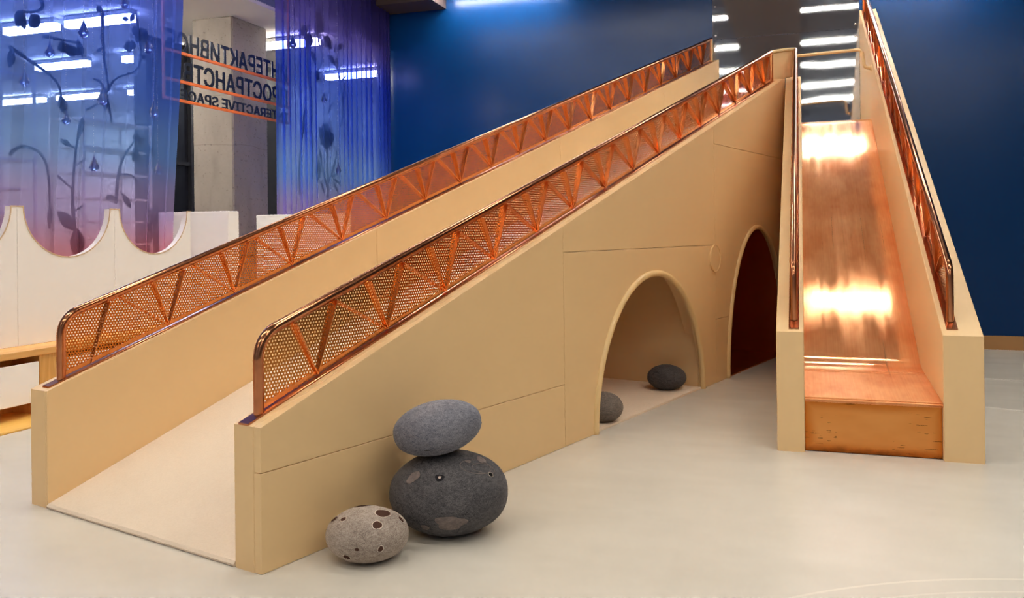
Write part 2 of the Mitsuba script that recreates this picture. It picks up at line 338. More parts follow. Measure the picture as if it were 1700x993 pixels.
struct('wall_back', bx(-7.25, 8.4, WALL_Y, WALL_Y + 0.2, -0.5, CEIL), 'blue_paint')
struct('wall_right', bx(8.2, 8.4, -5.0, WALL_Y, -0.5, CEIL), 'wall_grey')
struct('wall_front', bx(-20, 8.4, -5.2, -5.0, -0.5, CEIL), 'front_wall')
struct('baseboard_back', bx(1.10, 8.2, WALL_Y - 0.025, WALL_Y, -0.26, -0.06), 'skirting_wood')
struct('ceiling', bx(-7.35, 8.4, -5.2, WALL_Y + 0.2, CEIL, CEIL + 0.2), 'ceiling_dark')
struct('trim_2', bx(-7.45, -7.28, -5.2, WALL_Y + 0.2, HALL_CEIL + 0.05, CEIL), 'ceiling_dark')
struct('wall_hall_corner', bx(-7.25, -7.12, 13.95, WALL_Y + 0.2, 0, CEIL), 'blue_paint')
struct('ceiling_hall', bx(-20, -7.28, -5.2, 18.2, HALL_CEIL, HALL_CEIL + 0.06), 'ceiling_white')
struct('wall_hall_end', bx(-20.2, -20, -5.2, 18.2, 0, HALL_CEIL), 'hall_wall')
struct('wall_hall_back', bx(-20, -7.2, 18.0, 18.2, 0, HALL_CEIL), 'hall_wall')
struct('wall_hall_side', bx(-9.95, -9.80, 14.75, 18.0, 0, HALL_CEIL), 'hall_wall')
struct('trim_3', bx(-7.28, -7.2, WALL_Y + 0.2, 18.2, 0, HALL_CEIL), 'ceiling_dark')
struct('column', rounded(-8.72, -8.0, 10.79, 11.67, 0, HALL_CEIL, 0.02), 'concrete')
tag('column', 'square bare concrete column standing between the two blue curtains', 'column', None, 'structure')
# dark glazing behind the column: frames and panes of their own
win = 'window_1'
tag(win, None, None, None, 'structure')
WX = -9.85
for y0, y1 in ((11.0, 12.05), (12.2, 13.3), (13.45, 14.04)):
    part(win, 'pane', bx(WX - 0.02, WX, y0, y1, 0.05, HALL_CEIL - 0.05), 'night_glass')
part(win, 'mullion', bx(WX - 0.06, WX + 0.07, 14.05, 14.62, 0.0, HALL_CEIL), 'black_metal')
for y in (10.95, 12.12, 13.37):
    part(win, 'mullion', bx(WX - 0.06, WX + 0.07, y - 0.06, y + 0.06, 0.0, HALL_CEIL), 'black_metal')
for z in (0.05, 2.74):
    part(win, 'transom', bx(WX - 0.04, WX + 0.05, 10.9, 14.45, z - 0.03, z + 0.03), 'black_metal')

# dark bulkhead under the ceiling between the lamps (seen in the polished steel)
b = 'ceiling_bulkhead'
struct(b, bx(-1.30, 0.0, -5.0, 13.9, CEIL - 0.22, CEIL), 'duct_brown')

def lamp(x0, x1, y, z, rad, label, group, drop=0.012):
    key = numbered('ceiling_light')
    tag(key, label, 'ceiling light', group)
    put(key + '__housing', bx(x0 - 0.01, x1 + 0.01, y - 0.075, y + 0.075, z + 0.004, z + 0.06), 'lamp_housing')
    m = bx(x0, x1, y - 0.062, y + 0.062, z - drop, z)
    scene[key + '__diffuser'] = mikit.ply(m, 'lamp_diffuser', emitter={'type': 'area', 'radiance': rgb(*rad)})
    return key
ORD = ('first', 'second', 'third', 'fourth', 'fifth', 'sixth', 'seventh')
WHERE = {-6.6: 'nearest the curtains', -3.9: 'left of the dark bulkhead', 0.02: 'right of the dark bulkhead', 2.95: 'farthest right'}
for row, y in enumerate(MAIN_ROWS):
    for x0, x1 in MAIN_SPANS:
        if y < -3 and x0 in (-3.9, 0.02): continue
        if (y > 13 and x0 == -3.9) or (y > 7 and x0 == 2.95): continue
        if y > 13:
            lamp(x0 + 0.7 * (x0 < -5), x1 + 0.2 * (x0 < -5), 13.72, CEIL - 0.07, WALL_LAMP, f'white linear ceiling light closest to the blue wall, {WHERE[x0]}', 'linear lights of the room', 0.06)
            continue
        lamp(x0, x1, y, CEIL - 0.07, MAIN_L, f'white linear ceiling light, {ORD[row]} row from the blue wall, {WHERE[x0]}', 'linear lights of the room')
for y, spans in HALL_ROWS:
    for x0, x1 in spans:
        k = spans.index((x0, x1)); row = sorted(r[0] for r in HALL_ROWS).index(y)
        lamp(x0, x1, y, HALL_CEIL - 0.07, HALL_L, f"bright linear light on the hall ceiling, {('nearest', 'second', 'third', 'farthest')[row]} row, {('first', 'second', 'third', 'fourth')[k]} from the left", 'linear lights of the hall', 0.10)

# ------------------------------------------------------------------ the ramp
PH = 0.2605
RD = np.array([math.sin(PH), math.cos(PH), 0]); RN = np.array([-math.cos(PH), math.sin(PH), 0])
P0 = np.array([-2.2874, 3.2539, 0]); RW = 1.7729; TW = 0.1807; HW = 0.6512; SR = 0.3349
FR = Frame(P0, RD, RN)                               # t = 0 on the outer face of the right wall, growing to the left
top = lambda s: HW + SR * s
ramp = 'ramp'
tag(ramp, 'tan painted play ramp with carpeted deck and two arched niches, rising to the slide', 'ramp')
S_END = 8.15
AR1 = (4.215, 1.085, 1.150); AR2 = (7.0, 1.01, 1.545)
hole = lambda a, g=0.0: Polygon([(a[0] + (a[1] + g) * math.cos(q), (a[2] + g) * math.sin(q)) for q in np.linspace(0, math.pi, 64)] + [(a[0] - a[1] - g, -0.2), (a[0] + a[1] + g, -0.2)])
outline = Polygon([(0, 0), (S_END, 0), (S_END, top(S_END)), (0, HW)])
core = outline.difference(hole(AR1)).difference(hole(AR2))
shell = outline.difference(hole(AR1, 0.10)).difference(hole(AR2, 0.10)).difference(sbox(7.0, -1, 8.4, 1.62))
FACE = 0.045
part(ramp, 'side_wall', FR.mesh(slab(shell, FACE, TW, 0.005)), 'tan_paint')
gap = 0.0016
cells = [Polygon([(0, 0), (2.68, 0), (2.68, 0.437), (0, 0.449)]), Polygon([(0, 0.449), (2.68, 0.437), (2.68, 9), (0, 9)]),
         sbox(2.68, 0, 5.66, 1.366), sbox(2.68, 1.366, 5.66, 9), sbox(5.66, 0, 6.4, 0.63), sbox(5.66, 0.63, S_END, 2.37), sbox(5.66, 2.37, S_END, 9), sbox(7.5, 0, S_END, 0.63)]
for c in cells:
    q = c.buffer(-gap, join_style=2).intersection(core)
    for g in getattr(q, 'geoms', [q]):
        if g.area > 0.002:
            part(ramp, 'face_panel', FR.mesh(slab(g.simplify(0.0005), 0.0, FACE, 0.0015)), 'tan_paint')
tag(ramp + '__face_panel')
def arch_trim(a, name):
    pts = [FR.pt(a[0] - a[1], 0.0, 0.0)] + [FR.pt(a[0] - (a[1]) * math.cos(q), 0.0, a[2] * math.sin(q)) for q in np.linspace(0.03, math.pi - 0.03, 60)] + [FR.pt(a[0] + a[1], 0, 0)]
    return part(ramp, 'arch_trim', tube(pts, 0.027, 14), 'tan_metal_paint', True)
arch_trim(AR1, 'a'); arch_trim(AR2, 'b')
disc = slab(Polygon([(5.645 + 0.135 * math.cos(q), 1.235 + 0.135 * math.sin(q)) for q in np.linspace(0, 2 * math.pi, 49)[:-1]]), -0.012, 0.004, 0.004)
d0 = part(ramp, 'access_hatch', FR.mesh(disc), 'tan_paint'); tag(d0, 'round flush access cover between the two arches')
rim = tube([FR.pt(5.645 + 0.133 * math.cos(q), -0.013, 1.235 + 0.133 * math.sin(q)) for q in np.linspace(0, 2 * math.pi, 49)], 0.0035, 8)
put(d0 + '__rim', rim, 'tan_metal_paint', True)
scr = slab(Polygon([(5.655 + 0.010 * math.cos(q), 1.13 + 0.010 * math.sin(q)) for q in np.linspace(0, 2 * math.pi, 13)[:-1]]), -0.017, -0.012, 0.002)
put(d0 + '__screw', FR.mesh(scr), 'tan_metal_paint')
# left wall runs on to the back wall
S_L = (WALL_Y - 0.03 - (P0 + RN * RW)[1]) / RD[1]
tanp = math.tan(PH)
lout = Polygon([(0, 0), (S_L, 0), (S_L, top(S_L)), (0, HW)])
lcore = slab(lout, RW + 0.012, RW + 0.1715, 0.005)
def cut_back(m):
    v = m.vertices; k = v[:, 0] > S_L - 0.5          # follow the back wall at the far end
    v[k, 0] -= (v[k, 2] - RW) * tanp
    v[k, 1] = np.where(v[k, 1] > 1.0, v[k, 1] - (v[k, 2] - RW) * tanp * SR, v[k, 1])
    return m
part(ramp, 'side_wall', FR.mesh(cut_back(lcore)), 'tan_paint')
LFACE = 0.012
for s0, s1 in ((0, 2.704), (2.704, 5.686), (5.686, 8.536), (8.536, S_L)):
    g = sbox(s0, 0, s1, 9).buffer(-gap, join_style=2).intersection(lout)
    part(ramp, 'face_panel', FR.mesh(slab(g, RW, RW + LFACE, 0.0015)), 'tan_paint')
# deck under its carpet
S_D = 8.55
deck = Polygon([(0.02, 0.004), (0.30, 0.004), (S_D, SR * S_D - 0.10), (S_D, SR * S_D), (0.02, 0.010)])
part(ramp, 'deck', FR.mesh(slab(deck, TW + 0.001, RW - 0.001)), 'tan_paint')
car = Polygon([(-0.002, 0.002), (-0.008, 0.014), (0.004, 0.026), (0.03, 0.034), (S_D, SR * S_D + 0.024), (S_D, SR * S_D + 0.001), (0.02, 0.011), (0.0, 0.003)])
tag(part(ramp, 'carpet', FR.mesh(slab(car, TW + 0.002, RW - 0.002)), 'beige_carpet'), 'pale beige carpet on the ramp')
# the niches: cross walls, niche floors
part(ramp, 'partition', FR.mesh(slab(sbox(5.292, 0, 5.39, SR * 5.29 - 0.13), FACE + 0.001, RW - 0.001)), 'tan_paint')
part(ramp, 'partition', FR.mesh(slab(sbox(2.95, 0, 3.03, SR * 2.95 - 0.13), TW + 0.001, RW - 0.001)), 'tan_paint')
tag(part(ramp, 'niche_carpet', FR.mesh(slab(sbox(3.135, 0.001, 5.288, 0.018), 0.010, RW - 0.004)), 'beige_carpet'), 'carpet on the floor of the first niche')
part(ramp, 'partition', FR.mesh(slab(sbox(5.84, 0, 5.92, SR * 5.84 - 0.13), TW + 0.001, RW - 0.001)), 'tan_paint')
tag(part(ramp, 'copper_lining', FR.mesh(slab(sbox(8.02, 0, 8.06, SR * 8.0 - 0.13), FACE + 0.001, RW - 0.001)), 'dark_copper'), 'dark polished copper end wall of the second niche')
tag(part(ramp, 'copper_floor', FR.mesh(slab(sbox(6.0, 0.001, 8.0, 0.012), 0.010, RW - 0.004)), 'dark_copper'), 'dark copper floor of the second niche')
tag(part(ramp, 'copper_lining', FR.mesh(slab(sbox(5.95, 0.02, 8.0, 1.74), RW - 0.012, RW - 0.003)), 'dark_copper'), 'dark copper back wall of the second niche')

# ------------------------------------------------------------------ the slide and its platform
YS, X0, X1, X2, X3, HS, SS = 6.145, -0.1828, -0.0039, 0.8448, 1.0825, 0.8123, 0.506
FS = Frame((0, 0, 0), (0, 1, 0), (1, 0, 0))          # s = y, t = x
slide = 'slide'
tag(slide, 'steep polished copper slide between two tan side walls', 'slide')
stop = lambda y: HS + SS * (y - YS)
lw = Polygon([(YS, 0), (12.0, 0), (12.0, 3.42), (11.28, stop(11.28)), (YS, HS)])
rw = Polygon([(YS, 0), (8.0, 0), (8.02, -0.13), (10.4, -0.13), (10.42, -0.26), (WALL_Y - 0.002, -0.26), (WALL_Y - 0.002, stop(WALL_Y)), (YS, HS)])
part(slide, 'side_wall', FS.mesh(slab(lw, X0, X1, 0.005)), 'tan_paint')
part(slide, 'side_wall', FS.mesh(slab(rw, X2, X3, 0.005)), 'tan_paint')
prof = fillet([(YS + 0.02, 0, 0.372), (7.26, 0, 0.440), (11.86, 0, 2.895), (12.06, 0, 2.935)], [0.55, 0.25], 12)
prof = [(p[0], p[2]) for p in prof]
chute = Polygon(prof + [(y, z - 0.03) for y, z in prof[::-1]])
part(slide, 'chute', FS.mesh(slab(chute, X1 + 0.001, X2 - 0.001)), 'chute_copper', 25)
# rolled front lip in three thin layers and the two ridges of the sheet joint
for k, (dy, dz) in enumerate(((0.020, 0.372), (0.012, 0.360), (0.030, 0.349))):
    part(slide, 'lip', tube([(X1 + 0.002, YS + dy, dz), (X2 - 0.002, YS + dy, dz)], 0.0075, 12), 'chute_copper', True)
for y in (6.99, 7.05):
    part(slide, 'joint_ridge', tube([(X1 + 0.002, y, 0.4225 + (y - 6.99) * 0.055), (X2 - 0.002, y, 0.4225 + (y - 6.99) * 0.055)], 0.006, 10), 'chute_copper', True)
tag(part(slide, 'kick_panel', rounded(X1 + 0.002, X2 - 0.002, YS + 0.05, YS + 0.06, 0.004, 0.345, 0.002), 'kick_copper'), 'stained copper panel closing the foot of the slide')

plat = 'platform'
tag(plat, 'carpeted landing at the top of the slide in front of the steel mirror', 'platform')
a_, b_ = FR.pt(S_D + 0.004, TW, 0), FR.pt(S_D + 0.004, RW - 0.004, 0)
yl = WALL_Y - 0.05; sl_ = (yl - FR.pt(0, RW - 0.004, 0)[1]) / RD[1]; c_ = FR.pt(sl_, RW - 0.004, 0)
pp = Polygon([(a_[0], a_[1]), (X0 - 0.004, 12.02), (X1, 12.08), (X2 - 0.004, 12.08), (X2 - 0.004, yl), (c_[0], c_[1]), (b_[0], b_[1])])
part(plat, 'deck', plan_slab(pp, 2.76, 2.905), 'tan_paint')
part(plat, 'carpet', plan_slab(pp, 2.9055, 2.93), 'beige_carpet')
for q in ((-1.1, 13.6), (0.6, 13.6), (0.6, 12.4), (-1.2, 12.7)):
    part(plat, 'post', bx(q[0] - 0.05, q[0] + 0.05, q[1] - 0.05, q[1] + 0.05, 0, 2.76), 'tan_paint')

# polished steel sheets on the wall behind the platform
for k, (z0, z1, lab) in enumerate(((2.94, 4.566, 'lower sheet of polished steel on the blue wall behind the platform'), (4.570, CEIL - 0.02, 'upper sheet of polished steel on the blue wall above the platform'))):
    key = numbered('steel_mirror'); tag(key, lab, 'mirror panel', 'polished steel mirror sheets')
    put(key + '__sheet', rounded(-1.335, 0.842, WALL_Y - 0.007, WALL_Y - 0.001, z0, z1, 0.001), 'mirror_steel')
    for x in (-1.29, 0.79):
        for z in ((z0 + 0.05, z1 - 0.12) if k == 0 else (z0 + 0.06, z1 - 0.66)):
            s_ = trimesh.creation.icosphere(subdivisions=2, radius=0.018); s_.vertices *= [1, 0.45, 1]; s_.apply_translation((x, WALL_Y - 0.010, z))
            part(key, 'screw', s_, 'screw_steel', True)

# tan grab bar across the head of the slide, tan corner pipe and corner panel
tag('grab_bar', 'tan painted grab bar bent across the head of the slide', 'grab bar')
pts = fillet([(-0.10, 11.83, 3.4215), (-0.10, 11.83, 3.775), (0.735, 11.83, 3.800), (0.765, 11.83, 3.565), (X2 - 0.001, 11.83, 3.555)], [0.05, 0.06, 0.06], 8)
part('grab_bar', 'bar', tube(pts, 0.021, 14), 'tan_metal_paint', True)
fl_ = trimesh.creation.cylinder(0.045, 0.012, sections=24); fl_.apply_transform(trimesh.transformations.rotation_matrix(math.pi / 2, (0, 1, 0))); fl_.apply_translation((X2 - 0.006, 11.83, 3.555))
part('grab_bar', 'flange', fl_, 'tan_metal_paint', 20)
TR, TL = 0.115, RW + 0.065                            # where the ramp's railings stand
railR_end, slideL_end = FR.pt(7.97, TR, top(7.97) + 0.36), np.array([-0.067, 11.22, 3.742])
tag('corner_guard', 'tan panel and pipe closing the corner between ramp railing and slide railing', 'guard panel')
mid = (railR_end + slideL_end) / 2
part('corner_guard', 'pipe', tube(fillet([railR_end, railR_end + (slideL_end - railR_end) * 0.5 + [0, 0, 0.01], slideL_end], 0.1, 6), 0.024, 14), 'tan_metal_paint', True)
pa, pb = railR_end + [0.012, 0.01, 0], slideL_end + [-0.012, 0, 0]
dirv = (pb - pa) * [1, 1, 0]; dl = np.linalg.norm(dirv); dirv /= dl
FC = Frame((pa[0], pa[1], 0), dirv, np.array([-dirv[1], dirv[0], 0]))
part('corner_guard', 'panel', FC.mesh(slab(Polygon([(0, 3.345), (dl, 3.405), (dl, pb[2] - 0.015), (0, pa[2] - 0.015)]), -0.010, 0.010, 0.003)), 'tan_paint')

# ------------------------------------------------------------------ copper railings
PITCH_H = 0.0185
def perforated(poly, pitch=PITCH_H, hole_r=0.0054):
    """A thin sheet of hexagonal cells, each with a hole, over the polygon (s, z)."""
    from shapely import contains_xy
    s0, z0, s1, z1 = poly.bounds
    dz = pitch * math.sqrt(3) / 2
    rows = np.arange(z0 - dz, z1 + dz, dz); cols = np.arange(s0 - pitch, s1 + pitch, pitch)
    S, Z = np.meshgrid(cols, rows); S = S + (np.arange(len(rows)) % 2)[:, None] * pitch / 2
    S, Z = S.ravel(), Z.ravel(); k = contains_xy(poly, S, Z); S, Z = S[k], Z[k]
    ang = np.arange(6) * math.pi / 3 + math.pi / 6
    R = pitch / math.sqrt(3)
    loc = np.r_[np.c_[R * np.cos(ang), R * np.sin(ang)], np.c_[hole_r * np.cos(ang), hole_r * np.sin(ang)]]
    v = (np.c_[S, Z][:, None] + loc[None]).reshape(-1, 2)
    i = np.arange(6); j = (i + 1) % 6
    cell = np.vstack([np.c_[i, j, j + 6], np.c_[i, j + 6, i + 6]])
    f = (cell[None] + (np.arange(len(S)) * 12)[:, None, None]).reshape(-1, 3)
    return trimesh.Trimesh(np.c_[v, np.zeros(len(v))], f, process=False)

def railing(fr, s0, s1, base, slope, t, label, nodes, step, lean, rad=0.15, post_s=0.09, height=0.36, end_post='rail_copper', out=1, off=(-0.37, -0.13, 0.115)):
    """fr: frame; base(s): height of the wall top; nodes: first foot of the struts; out: side of t on which the fins are deeper."""
    key = numbered('railing'); tag(key, label, 'railing')
    r = 0.024
    a = s0 + post_s
    path = fillet([(a, t, base(a) + 0.004), (a, t, base(a) + height), (s1, t, base(s1) + height)], rad, 12)
    pts = [fr.pt(*q) for q in path]
    part(key, 'handrail', tube(pts, r, 18), 'tube_copper', True)
    # foot plate along the wall top
    pl = Polygon([(s0, base(s0) + 0.001), (s1, base(s1) + 0.001), (s1, base(s1) + 0.010), (s0, base(s0) + 0.010)])
    part(key, 'base_plate', fr.mesh(slab(pl, t - 0.034, t + 0.034, 0.002)), 'tube_copper')
    # the sheet and the flat rim around it
    inner = [(q[0] + 0.0, q[2]) for q in path]
    sheet = Polygon([(a, base(a) + 0.012)] + [(q[0], q[2]) for q in path[1:-1]] + [(s1, base(s1) + height), (s1, base(s1) + 0.012)])
    rim_in = sheet.buffer(-0.028, join_style=1, resolution=6)
    part(key, 'perforated_sheet', fr.mesh(perforated(sheet.buffer(-0.010)).apply_translation((0, 0, t))), 'sheet_copper')
    rim = sheet.buffer(-0.004).difference(rim_in)
    part(key, 'rim', fr.mesh(slab(rim, t - 0.004, t + 0.004)), 'rail_copper')
    part(key, 'end_post', tube([fr.pt(s1, t, base(s1) + 0.004), fr.pt(s1, t, base(s1) + height)], r * 0.95, 14), end_post, True)
    # tapered fins: three meet at each foot
    hb, ht = 0.018, height - 0.030
    def fin(ds):
        n = np.array([ht + slope * ds - hb, -ds]); n /= np.linalg.norm(n); n *= 0.0026
        v = []
        for (s, z, d) in ((0, hb, 0.014), (ds, ht + slope * ds, 0.030)):
            for e in (-1, 1):
                for w in (-1, 1): v.append((s + w * n[0], z + w * n[1], e * d))
        return trimesh.convex.convex_hull(np.array(v))
    fins = [mikit.ply(Frame((0, 0, 0), fr.a, fr.b).mesh(fin(d)), 'rail_copper') for d in off]
    s = nodes
    while s < s1 - 0.03:
        for d, f in zip(off, fins):
            if s + d > s0 + post_s + 0.10 and s + d < s1 - 0.02:
                o = fr.pt(s, t, base(s))
                scene[numbered(key + '__strut')] = {**f, 'to_world': T().translate(o.tolist())}
        s += step
    return key
railing(FR, 0.0, 7.97, top, SR, TR, 'perforated copper railing on the ramp wall with the arches', 0.447, 0.5165, 0, off=(-0.39, -0.145, 0.122))
railing(FR, 0.03, 10.56, top, SR, TL, 'perforated copper railing on the far ramp wall, running up to the steel mirror', 0.296, 0.519, 0, end_post='tan_metal_paint', off=(-0.335, -0.11, 0.11))
railing(FS, YS + 0.06, WALL_Y - 0.05, stop, SS, X2 + 0.065, 'copper railing on the right slide wall beside the blue wall', 6.86, 0.505, 0, post_s=0.085, rad=0.12)
railing(FS, YS + 0.03, 11.22, stop, SS, X1 - 0.063, 'copper railing on the left slide wall, seen end on', 6.80, 0.505, 0, post_s=0.10, rad=0.12)

# ------------------------------------------------------------------ felt stones
class Stone:
    def __init__(self, name, c, abc, rz, tilt, mat, label, seed, amp=0.03):
        self.key = numbered('felt_stone'); tag(self.key, label, 'felt stone', None)
        R = trimesh.transformations.euler_matrix(0, tilt, 0)[:3, :3]
        Z = trimesh.transformations.euler_matrix(0, 0, rz)[:3, :3]
        self.M, self.c, self.abc, self.seed, self.amp = Z @ R, np.array(c, float), np.array(abc, float), seed, amp
        m = trimesh.creation.icosphere(subdivisions=5, radius=1.0)
        v = self.warp(np.asarray(m.vertices))
        dz = self.c[2] + v[:, 2].min()
        self.mesh = trimesh.Trimesh(v + self.c, m.faces, process=False)
        put(self.key + '__body', self.mesh, mat, True)
    def warp(self, d, lift=0.0):
        w = meshkit.fbm(d * 1.3 + 11.0, 2, self.seed) - 0.5
        k = np.sign(d) * np.abs(d) ** np.array([1.0, 1.0, 0.94])
        v = (k * self.abc * (1 + self.amp * 2 * w[:, None])) @ self.M.T
        v[:, 2] = np.maximum(v[:, 2], -self.abc[2] * 0.94 * 1.0)
        return v + lift * d @ self.M.T
    def patch(self, name, toward, size, mat, ring=None, aspect=1.0, rot=0.0, wob=0.0, lift=0.0022):
        """An inlaid disc of felt; 'toward' is a local direction."""
        d = np.array(toward, float); d /= np.linalg.norm(d)
        u = np.cross(d, [0, 0, 1.0]); u /= np.linalg.norm(u); w = np.cross(u, d)
        n, m = 28, 5; th = np.arange(n) * 2 * np.pi / n
        def disc(r0, r1, lf):
            V, F = [], []
            rr = np.linspace(r0, r1, m)
            for q in rr:
                k = q * (1 + wob * np.sin(3 * th + 1 + self.seed) + 0.6 * wob * np.sin(5 * th))
                x, y = k * np.cos(th), k * aspect * np.sin(th)
                x, y = x * math.cos(rot) - y * math.sin(rot), x * math.sin(rot) + y * math.cos(rot)
                p = d + (x[:, None] * u + y[:, None] * w); p = p / self.abc * np.linalg.norm(self.abc) / 1.7 if False else p
                V.append(p / np.linalg.norm(p, axis=1, keepdims=True))
            for i in range(m - 1):
                for j in range(n):
                    a, b, c, e = i * n + j, i * n + (j + 1) % n, (i + 1) * n + (j + 1) % n, (i + 1) * n + j
                    F += [(a, c, b), (a, e, c)]
            return trimesh.Trimesh(self.warp(np.vstack(V), lf) + self.c, F, process=False)
        k = part(self.key, name, disc(0.002, size, lift), mat, True)
        if ring:
            put(k + '__ring', disc(size, size + ring, lift * 0.8), 'felt_cream', True)

small = Stone('s', (-1.934, 3.575, 0.113), (0.192, 0.175, 0.120), 0.35, 0.02, 'felt_light', 'pale grey felt stone with dark brown spots, on the floor beside the big stone', 3)
big = Stone('b', (-1.723, 4.047, 0.192), (0.300, 0.285, 0.204), 0.3, 0.0, 'felt_dark', 'largest charcoal felt stone on the floor under the blue-grey stone', 5)
upper = Stone('u', (-1.773, 4.025, 0.520), (0.226, 0.200, 0.132), 0.33, -0.20, 'felt_blue', 'blue-grey felt stone balanced on top of the big charcoal stone', 8)
r4 = Stone('r4', (-1.512, 6.644, 0.130), (0.165, 0.155, 0.118), 0.2, 0.0, 'felt_grey', 'brownish grey felt stone half hidden by the edge of the first arch', 12)
r5 = Stone('r5', (-1.233, 8.155, 0.132), (0.182, 0.165, 0.120), 0.3, 0.0, 'felt_dark', 'dark felt stone lying on the carpet in the first arched niche', 15)

for d, size, asp, ring in (((-0.171, 0.30, 0.92), .19, .75, .018), ((0.392, -0.223, 0.892), .20, .85, .03), ((0.315, -0.684, 0.658), .115, 1.15, .024), ((0.80, -0.09, 0.573), .075, 1.5, .022), ((-0.518, -0.417, 0.747), .078, 1.0, .022),
                           ((-0.78, -0.12, 0.60), .10, 1.2, .010), ((-0.11, -0.992, -0.06), .050, 1.0, None), ((0.417, -0.905, -0.085), .062, 1.5, .020), ((-0.37, -0.832, -0.413), .095, 0.95, .018)):
    small.patch('spot', d, size, 'felt_brown', ring, asp, 0.2, 0.05)
for d, size, asp, rot, wob in (((-0.518, -0.625, 0.584), .105, 1.55, 0.25, .06), ((0.558, -0.143, 0.818), .12, .75, -0.6, .08), ((0.116, -0.938, -0.328), .25, .8, 0.15, .13), ((-0.301, -0.831, -0.468), .07, 1.3, 0.2, .12), ((0.36, -0.35, .86), .05, 1.0, 0, .1), ((0.86, -0.02, .5), .04, 1.6, 0, .1)):
    big.patch('inlay', d, size, 'felt_pale', None, asp, rot, wob)
big.patch('dot', (-0.071, -0.773, 0.631), .075, 'felt_shade', None, 1.1, 0, .12, .0018)
big.patch('dot', (-0.071, -0.773, 0.640), .028, 'felt_cream', None, 1.1, 0, .15, .0032)
big.patch('dot', (0.731, -0.403, 0.55), .045, 'felt_black', .010, 1.1, 0, .05)
def loop(st, d, a, b, rot, wr=0.006):
    d = np.array(d, float); d /= np.linalg.norm(d); u = np.cross(d, [0, 0, 1.0]); u /= np.linalg.norm(u); w = np.cross(u, d)
    th = np.linspace(0, 2 * np.pi, 49); x, y = a * np.cos(th), b * np.sin(th)
    x, y = x * math.cos(rot) - y * math.sin(rot), x * math.sin(rot) + y * math.cos(rot)
    p = d + x[:, None] * u + y[:, None] * w; p /= np.linalg.norm(p, axis=1, keepdims=True)
    part(st.key, 'seam', tube(st.warp(p, 0.0005) + st.c, 0.0018, 6), 'felt_pale', True)
loop(big, (0.50, -0.40, 0.76), .30, .20, 0.5); loop(big, (0.62, -0.36, 0.69), .24, .13, 0.6)
for k, (d, r) in enumerate((((-0.255, -0.856, -0.449), .5), ((-0.230, -0.860, -0.455), -.3), ((-0.205, -0.861, -0.466), .1), ((-0.180, -0.864, -0.47), 0.0), ((-0.154, -0.866, -0.475), .4), ((-0.104, -0.868, -0.486), -.4), ((-0.08, -0.868, -0.49), .5), ((-0.053, -0.871, -0.489), .0))):
    upper.patch('stitch', d, .020, 'felt_black', None, .35, 1.4 + r, 0.0, .0015)

# ------------------------------------------------------------------ bench, scalloped screen, white walls, plinth
plinth = 'wooden_plinth'
put(plinth, rounded(-7.2, -5.82, 2.0, 8.3, 0.0, 0.018, 0.004), 'yellow_wood'); tag(plinth, 'low honey yellow wooden floor plinth under the bench at the left', 'plinth')
bench = 'bench'
tag(bench, 'honey wood bench with white front panel in front of the scalloped screen', 'bench')
part(bench, 'seat', rounded(-6.46, -6.10, 2.0, 7.9, 0.522, 0.580, 0.005), 'bench_wood')
for y in (5.62, 7.5, 3.2):
    part(bench, 'leg', rounded(-6.44, -6.13, y, y + 0.28, 0.018, 0.5215, 0.003), 'leg_wood')
part(bench, 'back_board', bx(-6.46, -6.445, 2.0, 7.9, 0.018, 0.5215), 'leg_wood')
for y0, y1 in ((3.50, 5.60), (5.91, 7.48)):
    tag(part(bench, 'front_panel', rounded(-6.135, -6.112, y0, y1, 0.135, 0.470, 0.004), 'white_paint'), 'white board under the seat')
    part(bench, 'shelf', rounded(-6.43, -6.14, y0 + 0.005, y1 - 0.005, 0.135, 0.160, 0.002), 'leg_wood')

screen = 'scalloped_screen'
tag(screen, 'white ribbed screen with scalloped top edge standing on the bench', 'screen')
PERY, C0 = 1.108, 5.652
ZT, RZ = 1.787, 0.452
for k in range(-3, 2):
    c0, c1 = C0 + k * PERY, C0 + (k + 1) * PERY
    hw_ = 0.062
    arc = [((c0 + c1) / 2 + (PERY / 2 - hw_) * math.cos(q), ZT - RZ * math.sin(q)) for q in np.linspace(0, math.pi, 40)]
    poly = Polygon([(c0 + 0.0015, 0.581), (c1 - 0.0015, 0.581), (c1 - 0.0015, ZT)] + arc + [(c0 + 0.0015, ZT)])
    FB = Frame((0, 0, 0), (0, 1, 0), (1, 0, 0))
    part(screen, 'panel', FB.mesh(slab(poly, -6.467, -6.40, 0.002)), 'ribbed_white')
    edge = [(c0 + 0.004, ZT), ] + arc[::-1] + [(c1 - 0.004, ZT)]
    el = LineString(edge).buffer(0.0045, cap_style=2)
    part(screen, 'edge_strip', FB.mesh(slab(el, -6.401, -6.394)), 'edge_tan')
put('white_partition', rounded(-7.35, -6.35, 8.46, 8.66, 0.0, 1.805, 0.006), 'white_paint'); tag('white_partition', 'plain white free-standing partition at the right end of the scalloped screen', 'partition')
put('white_partition_001', rounded(-6.93, -5.6, 9.82, 10.0, 0.0, 1.79, 0.006), 'white_paint'); tag('white_partition_001', 'plain white partition half hidden by the railing, under the right curtain', 'partition')

